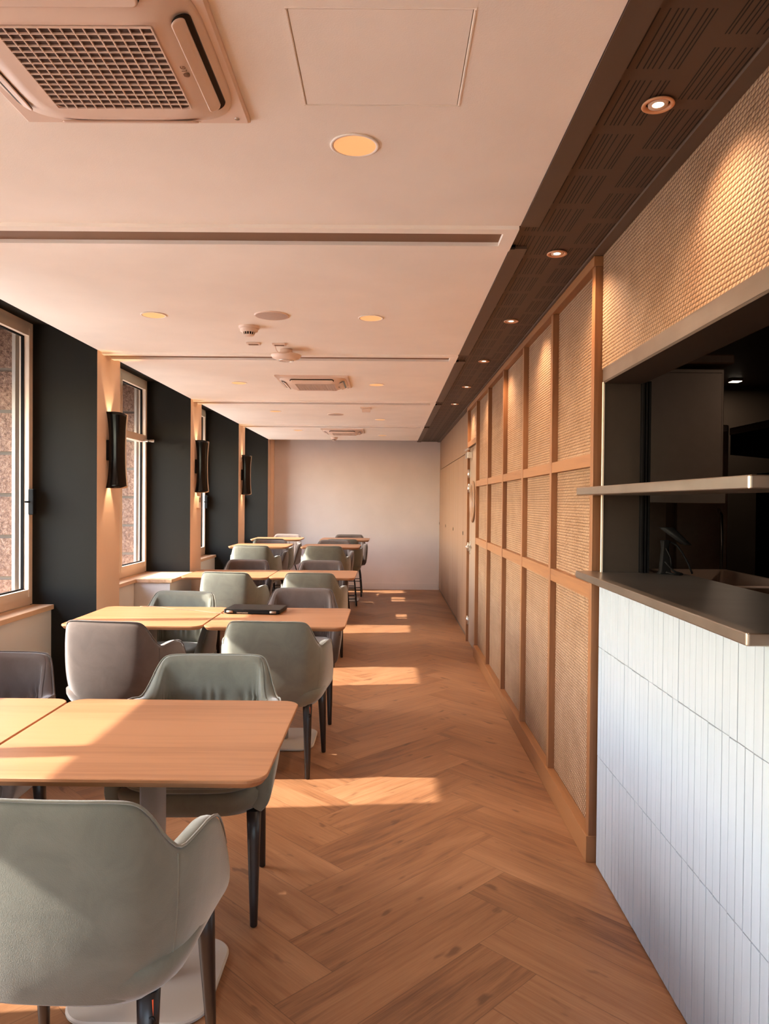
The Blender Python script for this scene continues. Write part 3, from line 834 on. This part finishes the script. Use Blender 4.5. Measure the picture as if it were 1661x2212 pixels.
def make_ac():
    r = empty('air_conditioner', (0, 0, ZC))
    MB().loft([rrect(.292, .292, .004, 0), rrect(.292, .292, .004, -.008), rrect(.286, .286, .004, -.012)], smooth=False).build('base_plate', M['plastic'], r)
    # raised panel with sloping flanks
    p = MB()
    p.loft([superell(.274, .274, -.010, 5), superell(.268, .268, -.018, 5), superell(.205, .205, -.046, 4.5), superell(.190, .190, -.050, 4.5), superell(.18, .18, -.051, 4.5)])
    pn = p.build('front_panel', M['plastic'], r)
    # intake grille
    g = MB(); hx, hy = .160, .152; z = -.0515; oy = -.016; ox = .018
    g.loft([rrect(hx, hy, .018, z+.0003, 6, ox, oy), rrect(hx, hy, .018, z-.0003, 6, ox, oy)], smooth=False); gi = g.build('intake_grille', M['grillehole'], r)
    b_ = MB(); w = .0013
    for k in range(15):
        t = ox-hx+2*hx*k/14; b_.box(t-w, t+w, -hy+oy, hy+oy, z-.004, z-.0005)
    for k in range(16):
        t = -hy+2*hy*k/15+oy; b_.box(ox-hx, ox+hx, t-w, t+w, z-.004, z-.0005)
    b_.build('grille_bars', M['plastic'], gi)
    # four outlet louvres lying on the flanks
    al = R(24)
    def onflank(q, h, rot):
        u, v = q[0], q[1]
        return rot @ Vector((.236+u*math.cos(al)+h*math.sin(al)*-1, v, -.033+u*math.sin(al)-h*math.cos(al)))
    for a in range(4):
        rot = Matrix.Rotation(R(90*a), 3, 'Z')
        s_ = MB(); s_.loft([[onflank(q, .000, rot) for q in rrect(.021, .176, .020, 0, 8)], [onflank(q, .0022, rot) for q in rrect(.021, .176, .020, 0, 8)]], smooth=False)
        so = s_.build('air_outlet', M['plastic'] if a == 1 else M['black'], r)
        f_ = MB(); f_.loft([[onflank((q[0]-.005, q[1]), .001, rot) for q in rrect(.014, .170, .0135, 0, 8)], [onflank((q[0]-.005, q[1]), .006, rot) for q in rrect(.014, .172, .0135, 0, 8)], [onflank((q[0]-.006, q[1]), .0085, rot) for q in rrect(.009, .166, .0085, 0, 8)]])
        f_.build('louvre', M['plastic'], so)
    MB().lathe([(0, -.012), (.006, -.014), (.0062, -.0125)], (.262, .262, 0), 16).build('corner_screw', M['chrome'], r)
    # maker's mark
    cu = bpy.data.curves.new('t', 'FONT'); cu.body = 'LG'; cu.size = .017; cu.extrude = .0003; cu.align_x = 'CENTER'; cu.align_y = 'CENTER'
    to = bpy.data.objects.new('t', cu); C.objects.link(to); bpy.context.view_layer.update()
    me = bpy.data.meshes.new_from_object(to.evaluated_get(bpy.context.evaluated_depsgraph_get())); bpy.data.objects.remove(to)
    me.transform(Matrix.Translation((.202, -.018, -.0485)) @ Matrix.Rotation(R(-90), 4, 'Z') @ Matrix.Rotation(R(180), 4, 'X'))
    me.materials.clear(); me.materials.append(M['slotbottom'])
    lg = bpy.data.objects.new('logo_letters', me); C.objects.link(lg); lg.parent = pn
    MB().lathe([(0, -.0485), (.0075, -.0485), (.0075, -.046)], (.202, .006, 0), 20).build('logo_disc', M['slotbottom'], pn)
    return r
a0 = make_ac()
for i, (x, y, lb) in enumerate(((-.66, 1.655, 'square ceiling air conditioner with dark mesh grille, nearest the camera'), (-.62, 6.15, 'square ceiling air conditioner between the second and third ceiling slots'), (-.645, 10.42, 'farthest ceiling air conditioner close to the end wall'))):
    o = a0 if i == 0 else dup(a0, (x, y, ZC))
    o.location = (x, y, ZC); tag(o, lb, 'air conditioner', 'ceiling cassette air conditioners')

def make_speaker():
    r = empty('ceiling_speaker', (0, 0, ZC))
    MB().lathe([(0, -.006), (.084, -.006), (.086, -.0055)], n=40).build('speaker_mesh', M['mesh'], r)
    MB().lathe([(.085, -.0055), (.092, -.005), (.093, 0)], n=40).build('trim_ring', M['plastic'], r)
    return r
s0 = make_speaker(); s0.location = (-.634, 3.98, ZC); tag(s0, 'round pale ceiling speaker between the two nearer amber downlights', 'speaker', 'round ceiling speakers')
tag(dup(s0, (-.612, 8.47, ZC)), 'small round ceiling speaker left of the motion sensor', 'speaker', 'round ceiling speakers')
def make_smoke():
    r = empty('smoke_detector', (0, 0, ZC))
    MB().lathe([(.058, 0), (.058, -.012), (.052, -.014), (0, -.014)], n=32).build('mounting_base', M['plastic'], r)
    MB().lathe([(.052, -.013), (.050, -.028), (.034, -.034)], n=32).build('collar', M['plastic'], r)
    MB().lathe([(.030, -.033), (.030, -.046)], n=24).build('smoke_chamber', M['blackmat'], r)
    b_ = MB()
    for k in range(14):
        a = 2*math.pi*k/14; b_.tube((.034*math.cos(a), .034*math.sin(a), -.032), (.028*math.cos(a), .028*math.sin(a), -.050), .0025, n=6)
    b_.lathe([(.030, -.048), (.026, -.053), (0, -.055)], n=24).build('vent_cap', M['plastic'], r)
    return r
s0 = make_smoke(); s0.location = (-.805, 4.24, ZC); tag(s0, 'white round smoke detector behind the first ceiling speaker', 'smoke detector', 'smoke detectors')
tag(dup(s0, (-.85, 11.5, ZC)), 'farthest smoke detector just in front of the end wall', 'smoke detector', 'smoke detectors')
for i, (x, y, lb) in enumerate(((-.86, 4.68, 'tiny rectangular ceiling plate behind the smoke detector'), (-.70, 4.70, 'tiny rectangular ceiling plate above the round wireless access point'))):
    p = empty('ceiling_plate', (x, y, ZC), label=lb, cat='blank plate', group='small rectangular plates on the ceiling')
    MB().box(-.042, .042, -.028, .028, -.010, 0, bev=.003).build('plate_cover', M['plastic'], p)
    MB().box(-.030, .030, -.016, .016, -.0112, -.0095).build('plate_inset', M['slotbottom'], p)
ap = empty('wireless_access_point', (-.68, 4.87, ZC), label='round white wireless access point hanging slightly below the ceiling with a loose cable', cat='access point')
MB().lathe([(.0, -.028), (.06, -.030), (.098, -.036), (.1, -.042), (.088, -.058), (.05, -.072), (0, -.076)], n=40).build('dome', M['plastic'], ap)
MB().lathe([(.048, -.0725), (.050, -.0745), (.046, -.0755)], n=32).build('ring_mark', M['chrome'], ap)
MB().lathe([(0, 0), (.04, 0), (.04, -.03), (0, -.03)], n=24).build('bracket', M['plastic'], ap)
MB().path(catmull([(-.05, -.14, -.008), (-.045, -.12, -.03), (-.03, -.105, -.045), (.01, -.108, -.05), (.045, -.10, -.035), (.05, -.06, -.030)], 24), .003).build('cable', M['plastic'], ap)
ms = empty('motion_sensor', (-.243, 7.83, ZC), label='small boxy white motion sensor on the ceiling left of the strip', cat='motion sensor')
MB().box(-.06, .06, -.05, .05, -.014, 0, bev=.003).build('mounting_base', M['plastic'], ms)
MB().box(-.045, .045, -.045, .035, -.05, -.014, bev=.008).build('sensor_body', M['plastic'], ms)

# ------------------------------------------------------------------ wall lamps
def make_sconce():
    r = empty('wall_lamp', (XL, 0, 1.79))
    H = .262
    def sheet(a_0, a_1, off, mat, name, th=.0035):
        n, mz = 18, 24; rings = []
        for j in range(mz+1):
            z = -H+2*H*j/mz; t = z/H
            fl = abs(t)**2.5
            hw = .058+.018*fl; dp = .088+.026*fl; x0 = .010+.014*(1-fl)
            row = []
            for i in range(n+1):
                a = R(a_0+(a_1-a_0)*i/n)
                row.append((x0+(dp+off)*max(math.sin(a), 0)**.8, -(hw+off)*math.cos(a), z*(1-.06*max(math.sin(a), 0)**6)))
            rings.append(row)
        vs = [p for r_ in rings for p in r_]; w = n+1
        fs = [(j*w+i, j*w+i+1, (j+1)*w+i+1, (j+1)*w+i) for j in range(mz) for i in range(n)]
        b_ = MB(); b_.add(vs, fs, 0, True); o = b_.build(name, mat, r, fix=False)
        md = o.modifiers.new('s', 'SOLIDIFY'); md.thickness = th; md.offset = 0
        return o
    sheet(0, 99, .0, M['black'], 'shade')
    sheet(88, 180, .004, M['frame'], 'inner_shade', .005)
    MB().box(.0, .05, -.052, .03, -.07, .07, bev=.004).build('bracket', M['blackmat'], r)
    return r
w0 = make_sconce(); WL = []
for i, (k, lb) in enumerate(((4, 'nearest black glossy hourglass wall lamp on the first cream pier'), (5, 'middle black hourglass wall lamp, above the thermostat pier'), (6, 'farthest black hourglass wall lamp on the third cream pier'))):
    y = PIERS[k]+PW/2 if i == 0 else PIERS[k]+PW/2
    o = w0 if i == 0 else dup(w0, (XL, y, 1.79))
    o.location = (XL, y, 1.79); tag(o, lb, 'wall lamp', 'black wall lamps on the piers')
    for s_ in (1, -1):
        l = add_light('SPOT', 'wall_lamp_beam', (XL+.042, y, 1.79+s_*.155), 6.0, (1, .66, .38), spot_size=R(50), spot_blend=.45, shadow_soft_size=.012)
        l.rotation_euler = Vector((.04, 0, -s_)).to_track_quat('Z', 'Y').to_euler()
th = empty('thermostat', (XL, PIERS[5]+.28, 1.43), label='small white thermostat with grey display below the middle wall lamp', cat='thermostat')
MB().box(0, .022, -.04, .04, -.06, .06, bev=.004).build('thermostat_body', M['plastic'], th)
MB().box(.022, .024, -.025, .025, .0, .045).build('display', M['slotbottom'], th)

# ------------------------------------------------------------------ tables
def make_table(hx, hy, h, name='dining_table', column=None):
    r = empty(name, (0, 0, 0)); cr = .055
    MB().loft([rrect(hx-.012, hy-.012, cr-.01, h-.024, 8), rrect(hx-.002, hy-.002, cr, h-.012, 8), rrect(hx, hy, cr, h-.009, 8), rrect(hx, hy, cr, h-.002, 8), rrect(hx-.002, hy-.002, cr, h, 8)], smooth=False).build('table_top', M['oak'], r)
    MB().tube((0, 0, .012), (0, 0, h-.034), .038, n=28).build('pedestal_column', M['basegrey'], r)
    MB().loft([rrect(.20, .20, .09, 0, 10), rrect(.205, .205, .09, .003, 10), rrect(.205, .205, .09, .009, 10), rrect(.200, .200, .086, .013, 10)], smooth=False).build('base_plate', M['basegrey'], r)
    MB().box(-.13, .13, -.13, .13, h-.034, h-.0235).build('support_plate', M['blackmat'], r)
    return r
t0 = make_table(.397, .372, .75)
TBL = [(-.701, 2.214, 'pale oak pedestal table nearest the camera, right of the joint'),
       (-1.502, 2.214, 'pale oak pedestal table at the left edge beside the first window ledge'),
       (-.634, 4.475, 'oak pedestal table carrying the closed laptop'),
       (-1.436, 4.475, 'oak pedestal table left of the laptop table, crossed by a thin cable'),
       (-.700, 7.14, 'right-hand oak table of the third row'),
       (-1.500, 7.11, 'left-hand oak table of the third row')]
for i, (x, y, lb) in enumerate(TBL):
    o = t0 if i == 0 else dup(t0, (x, y, 0))
    o.location = (x, y, 0); tag(o, lb, 'table', 'low oak pedestal tables')
t1 = make_table(.355, .345, .90, 'high_table')
for i, (x, y, lb) in enumerate(((-.70, 9.2, 'right counter-height oak table of the nearer stool pair'), (-1.57, 9.2, 'left counter-height oak table of the nearer stool pair'), (-.63, 10.9, 'farthest right counter-height oak table'), (-1.62, 10.9, 'farthest left counter-height oak table by the end wall'))):
    o = t1 if i == 0 else dup(t1, (x, y, 0))
    o.location = (x, y, 0); tag(o, lb, 'table', 'counter-height tables at the far end')
# laptop
lp = empty('laptop', (-.83, 4.665, .7505), R(-4), label='closed black laptop lying on the second oak table', cat='laptop')
MB().loft([rrect(.168, .112, .010, .003), rrect(.175, .118, .012, .006), rrect(.175, .118, .012, .017)], smooth=False).build('laptop_base', M['lid'], lp)
MB().loft([rrect(.175, .118, .012, .0185), rrect(.175, .118, .012, .026), rrect(.170, .113, .010, .029)], smooth=False).build('laptop_lid', M['lid'], lp)
for x in (-.135, .135): MB().tube((x-.02, -.118, .0145), (x+.02, -.118, .0145), .0075).build('hinge', M['kcab'], lp)
v_ = MB()
for k in range(9): v_.box(-.09+k*.008, -.086+k*.008, -.1195, -.117, .005, .012)
v_.build('vent', M['kcab'], lp)
MB().box(-.012, .012, -.121, -.116, .003, .010).build('power_plug', M['blackmat'], lp)
for sx in (-1, 1):
    for sy in (-1, 1): MB().tube((sx*.15, sy*.095, 0), (sx*.15, sy*.095, .004), .006).build('rubber_foot', M['blackmat'], lp)
tag(MB().path(catmull([(-1.015, 4.56, .7525), (-1.10, 4.60, .7522), (-1.22, 4.68, .7522), (-1.38, 4.73, .7522), (-1.50, 4.82, .7522), (-1.62, 4.835, .7522)], 30), .0022).build('power_cable', M['slotbottom']), 'thin cable running left from the laptop across the table', 'cable')

# ------------------------------------------------------------------ chairs
TOP = [(.282, .235, .475), (.292, .17, .565), (.298, .085, .668), (.296, .01, .700), (.285, -.07, .698), (.267, -.125, .692), (.247, -.165, .730), (.225, -.200, .788), (.203, -.224, .820), (.165, -.236, .830), (.08, -.243, .831), (0, -.245, .831)]
BOT = [(0.252, .235, .385), (0.252, .17, .385), (0.252, .09, .385), (0.250, .02, .385), (0.243, -.05, .385), (0.232, -.10, .385), (.204, -.14, .385), (.185, -.165, .385), (.165, -.182, .385), (.135, -.195, .385), (.07, -.203, .385), (0, -.205, .385)]
def make_shell(zoff, stool):
    half = catmull(TOP, 34); hb_ = catmull(BOT, 34)
    top = [Vector((-p.x, p.y, p.z)) for p in half]+[p.copy() for p in reversed(half[:-1])]
    bot = [Vector((-p.x, p.y, p.z)) for p in hb_]+[p.copy() for p in reversed(hb_[:-1])]
    N = len(top); rings = []; rim = []
    for i in range(N):
        t = top[i]; b = bot[i]
        tg = (top[min(i+1, N-1)]-top[max(i-1, 0)]); tg.z = 0; tg.normalize()
        nin = Vector((-tg.y, tg.x, 0))
        if nin.dot(Vector((0, .05, 0))-Vector((t.x, t.y, 0))) < 0: nin = -nin
        nin = (nin*.75+(Vector((0, .03, 0))-Vector((t.x, t.y, 0))).normalized()*.25).normalized()
        th = .056 if t.z < .71 else .056-.022*min((t.z-.71)/.10, 1)
        hgt = t.z-b.z
        ctrl = Vector((t.x*1.02+(b.x-t.x)*.02, t.y*1.02+(0), b.z+hgt*.28))
        O = []
        K = 8
        for k in range(K+1):
            s_ = k/K; O.append((1-s_)**2*b+2*s_*(1-s_)*ctrl+s_*s_*(t-Vector((0, 0, .018))))
        prof = list(O)
        prof.append(t+nin*.008+Vector((0, 0, -.004)))
        prof.append(t+nin*(th*.5))
        prof.append(t+nin*(th-.008)+Vector((0, 0, -.006)))
        for k in range(K, 1, -1):
            p = O[k]; ex = 0.0
            q = p+nin*th; q.z = max(p.z-.006, .40)
            prof.append(q)
        rings.append([v+Vector((0, 0, zoff)) for v in prof]); rim.append(t+nin*.006+Vector((0, 0, zoff-.0015)))
    return rings, rim, top, bot
def make_chair(body, pipe, stool=False):
    r = empty('bar_stool' if stool else 'armchair', (0, 0, 0))
    zo = .10 if stool else 0
    rings, rim, top, bot = make_shell(zo, stool)
    m_ = len(rings[0]); b_ = MB(); vs = [p for q in rings for p in q]; fs = []
    for i in range(len(rings)-1):
        for k in range(m_-1): fs.append((i*m_+k, (i+1)*m_+k, (i+1)*m_+k+1, i*m_+k+1))
    fs.append(tuple(range(m_))); fs.append(tuple((len(rings)-1)*m_+k for k in reversed(range(m_))))
    b_.add(vs, fs, 0, True); sh = b_.build('shell', body, r, sub=1)
    # inner back cushion with gathered pleats
    half = len(rings)//2; b_ = MB(); rows = []
    i0, i1 = half-19, half+19
    nk = 22
    for k in range(nk+1):
        f_ = k/nk; row = []
        for i2 in range((i1-i0)*4+1):
            ii = i0+i2/4; a_ = int(ii); fr_ = ii-a_; a2 = min(a_+1, len(rings)-1)
            # inner surface between seat level and the rim
            pi = rings[a_][11+0].lerp(rings[a2][11+0], fr_)
            pt = rings[a_][11].lerp(rings[a2][11], fr_); pb = rings[a_][m_-2].lerp(rings[a2][m_-2], fr_)
            p = pb.lerp(pt, f_)
            seg = 11+(1-f_)*(m_-2-11); s0_ = int(seg); sf = seg-s0_; s1_ = min(s0_+1, m_-1)
            p = (rings[a_][s0_].lerp(rings[a_][s1_], sf)).lerp(rings[a2][s0_].lerp(rings[a2][s1_], sf), fr_)
            cen = Vector((0, .10, p.z)); n_ = (cen-p).normalized()
            u = i2/((i1-i0)*4); eu = max(0, 1-abs(2*u-1)**6)
            stitch = math.exp(-((f_-.50)/.035)**2)
            env = 1/(1+math.exp((f_-.54)/.035))*min(1, f_*5)
            puff = .012*eu*(math.sin(math.pi*min(1, f_*1.02))**.5 if 0 < f_ < .98 else 0)
            pleat = .0042*env*eu*math.sin(u*math.pi*40+math.sin(u*37)*1.5)
            p = p+n_*(puff+pleat-.007*stitch*eu*(abs(2*u-1) < .72)+.001)
            row.append(p)
        rows.append(row)
    w = len(rows[0]); vs = [p for q in rows for p in q]
    fs = [(j*w+i, j*w+i+1, (j+1)*w+i+1, (j+1)*w+i) for j in range(nk) for i in range(w-1)]
    b_.add(vs, fs, 0, True); o = b_.build('back_cushion', body, r, fix=False)
    # piping along the rim and the two back seams
    N = len(rings); b_ = MB(); b_.path(rim[3:-3], .0032, 6)
    for sd in (1, -1):
        idx = half+sd*17
        pts = []
        for k in range(1, 9):
            q = rings[idx][k]; c0 = Vector((0, 0, q.z)); pts.append(q+(q-c0).normalized()*-.0015)
        b_.path(pts, .0026, 6)
    b_.build('piping', pipe, r)
    # seat base and cushion
    cy = .028
    MB().loft([superell(.20, .20, .368+zo, 3.4, 48, 0, cy), superell(.235, .222, .376+zo, 3.6, 48, 0, cy), superell(.258, .234, .40+zo, 3.8, 48, 0, cy), superell(.272, .240, .43+zo, 4, 48, 0, cy), superell(.274, .240, .455+zo, 4, 48, 0, cy), superell(.26, .226, .463+zo, 4, 48, 0, cy)]).build('seat_base', body, r)
    sc_ = MB(); sc_.loft([superell(.215, .205, .460+zo, 4, 48, 0, .058), superell(.232, .216, .468+zo, 3.8, 48, 0, .058), superell(.236, .219, .482+zo, 3.8, 48, 0, .058), superell(.226, .209, .500+zo, 3.4, 48, 0, .058), superell(.17, .155, .511+zo, 3, 48, 0, .058), superell(.08, .07, .514+zo, 2.4, 48, 0, .058)])
    cu = sc_.build('seat_cushion', body, r)
    MB().path([Vector(p) for p in superell(.2375, .2205, .484+zo, 3.8, 48, 0, .058)], .0032, 6, closed=True).build('cushion_piping', pipe, cu)
    if not stool:
        for sx in (-1, 1):
            for (tx, ty, bx, by) in ((.195, -.135, .203, -.172), (.222, .205, .230, .245)):
                rg = []
                for q in range(5):
                    f_ = q/4; rad = .0245*(1-f_)+.0125*f_; z = .385*(1-f_)+.004*f_
                    x = sx*(tx+(bx-tx)*f_); y = ty+(by-ty)*f_
                    rg.append(rrect(rad, rad, rad*.75, z, 3, x, y))
                rg.append(rrect(.0085, .0085, .006, 0.0, 3, sx*bx, by))
                MB().loft(rg).build('leg', M['leg'], r)
        tg_ = MB().box(.205, .213, -.158, -.1545, .335, .372, 0).build('hanging_tag', M['orange'], r)
        MB().lathe([(.006, -.002), (.010, -.002), (.010, .002), (.006, .002)], (.0, .0, 0), 16).build('grommet', M['rod'], tg_)
        g_ = tg_.children[0]; g_.location = (.210, -.160, .328); g_.rotation_euler = (R(90), 0, 0)
    else:
        rr = .0085
        for sx in (-1, 1):
            MB().path(catmull([(sx*.16, .15, .468), (sx*.185, .19, .3), (sx*.205, .215, .05), (sx*.206, .21, .012)], 14), rr).build('leg', M['rod'], r)
            MB().path(catmull([(sx*.16, -.11, .468), (sx*.185, -.16, .3), (sx*.205, -.195, .05), (sx*.206, -.19, .012)], 14), rr).build('leg', M['rod'], r)
            MB().path([(sx*.206, -.195, .0095), (sx*.206, .215, .0095)], rr).build('floor_runner', M['rod'], r)
        b_ = MB()
        for z, k in ((.24, .97), (.10, 1.02)):
            pts = [(-.19*k, -.17*k, z), (.19*k, -.17*k, z), (.19*k, .2*k, z), (-.19*k, .2*k, z)]
            for q in range(4): b_.tube(pts[q], pts[(q+1) % 4], .006, n=8)
        b_.build('footrest', M['rod'], r)
    return r
PI = math.pi
ch = {('sage', 0): make_chair(SAGE, SAGE2), ('taupe', 0): make_chair(TAUPE, TAUPE2),
      ('sage', 1): make_chair(SAGE, SAGE2, True), ('taupe', 1): make_chair(TAUPE, TAUPE2, True)}
used = set()
def place(col, st_, x, y, rz, lb):
    k = (col, st_)
    if k in used: o = dup(ch[k], (x, y, 0), rz)
    else: o = ch[k]; used.add(k); o.location = (x, y, 0); o.rotation_euler = (0, 0, rz)
    tag(o, lb, 'bar stool' if st_ else 'armchair', ('upholstered bar stools at the high tables' if st_ else 'velvet armchairs around the low tables'))
place('sage', 0, -.705, 1.745, R(-2), 'large sage velvet armchair in the foreground, seen from behind')
place('sage', 0, -.685, 2.74, PI+R(2), 'sage velvet armchair facing the camera, tucked under the nearest table')
place('taupe', 0, -1.56, 2.75, PI, 'taupe velvet armchair at the left edge facing the nearest left table')
place('sage', 0, -.605, 4.03, R(-3), 'sage armchair with its back to the camera in front of the laptop')
place('taupe', 0, -1.42, 3.99, R(-7), 'taupe armchair with its back to the camera beside the first dark reveal')
place('taupe', 0, -.60, 5.04, PI, 'dark taupe armchair facing the camera behind the laptop')
place('sage', 0, -1.405, 4.80, PI-R(8), 'sunlit mint armchair facing the camera behind the left table with the cable')
place('sage', 0, -.665, 6.63, R(-3), 'sage armchair in front of the right-hand third-row table')
place('sage', 0, -1.38, 6.62, R(-7), 'sunlit sage armchair in front of the left-hand third-row table')
place('taupe', 0, -.695, 7.52, PI, 'brown armchair facing the camera behind the right-hand third-row table')
place('taupe', 0, -1.47, 7.55, PI, 'brown armchair facing the camera behind the left-hand third-row table')
place('sage', 1, -.745, 8.83, 0, 'green bar stool seen from behind at the nearer right high table')
place('sage', 1, -1.585, 8.83, R(-3), 'green bar stool seen from behind at the nearer left high table')
place('taupe', 1, -.74, 9.75, PI-R(5), 'taupe bar stool facing the camera behind the nearer right high table')
place('taupe', 1, -1.59, 9.62, PI-R(12), 'sunlit taupe bar stool facing the camera behind the nearer left high table')
place('sage', 1, -.65, 10.42, R(4), 'green bar stool at the near side of the farthest right table')
place('sage', 1, -1.64, 10.42, 0, 'green bar stool at the near side of the farthest left table')
place('taupe', 1, -.61, 11.45, PI, 'farthest right taupe bar stool in front of the end wall')
place('taupe', 1, -1.63, 11.45, PI-R(12), 'farthest left sunlit taupe bar stool in front of the end wall')
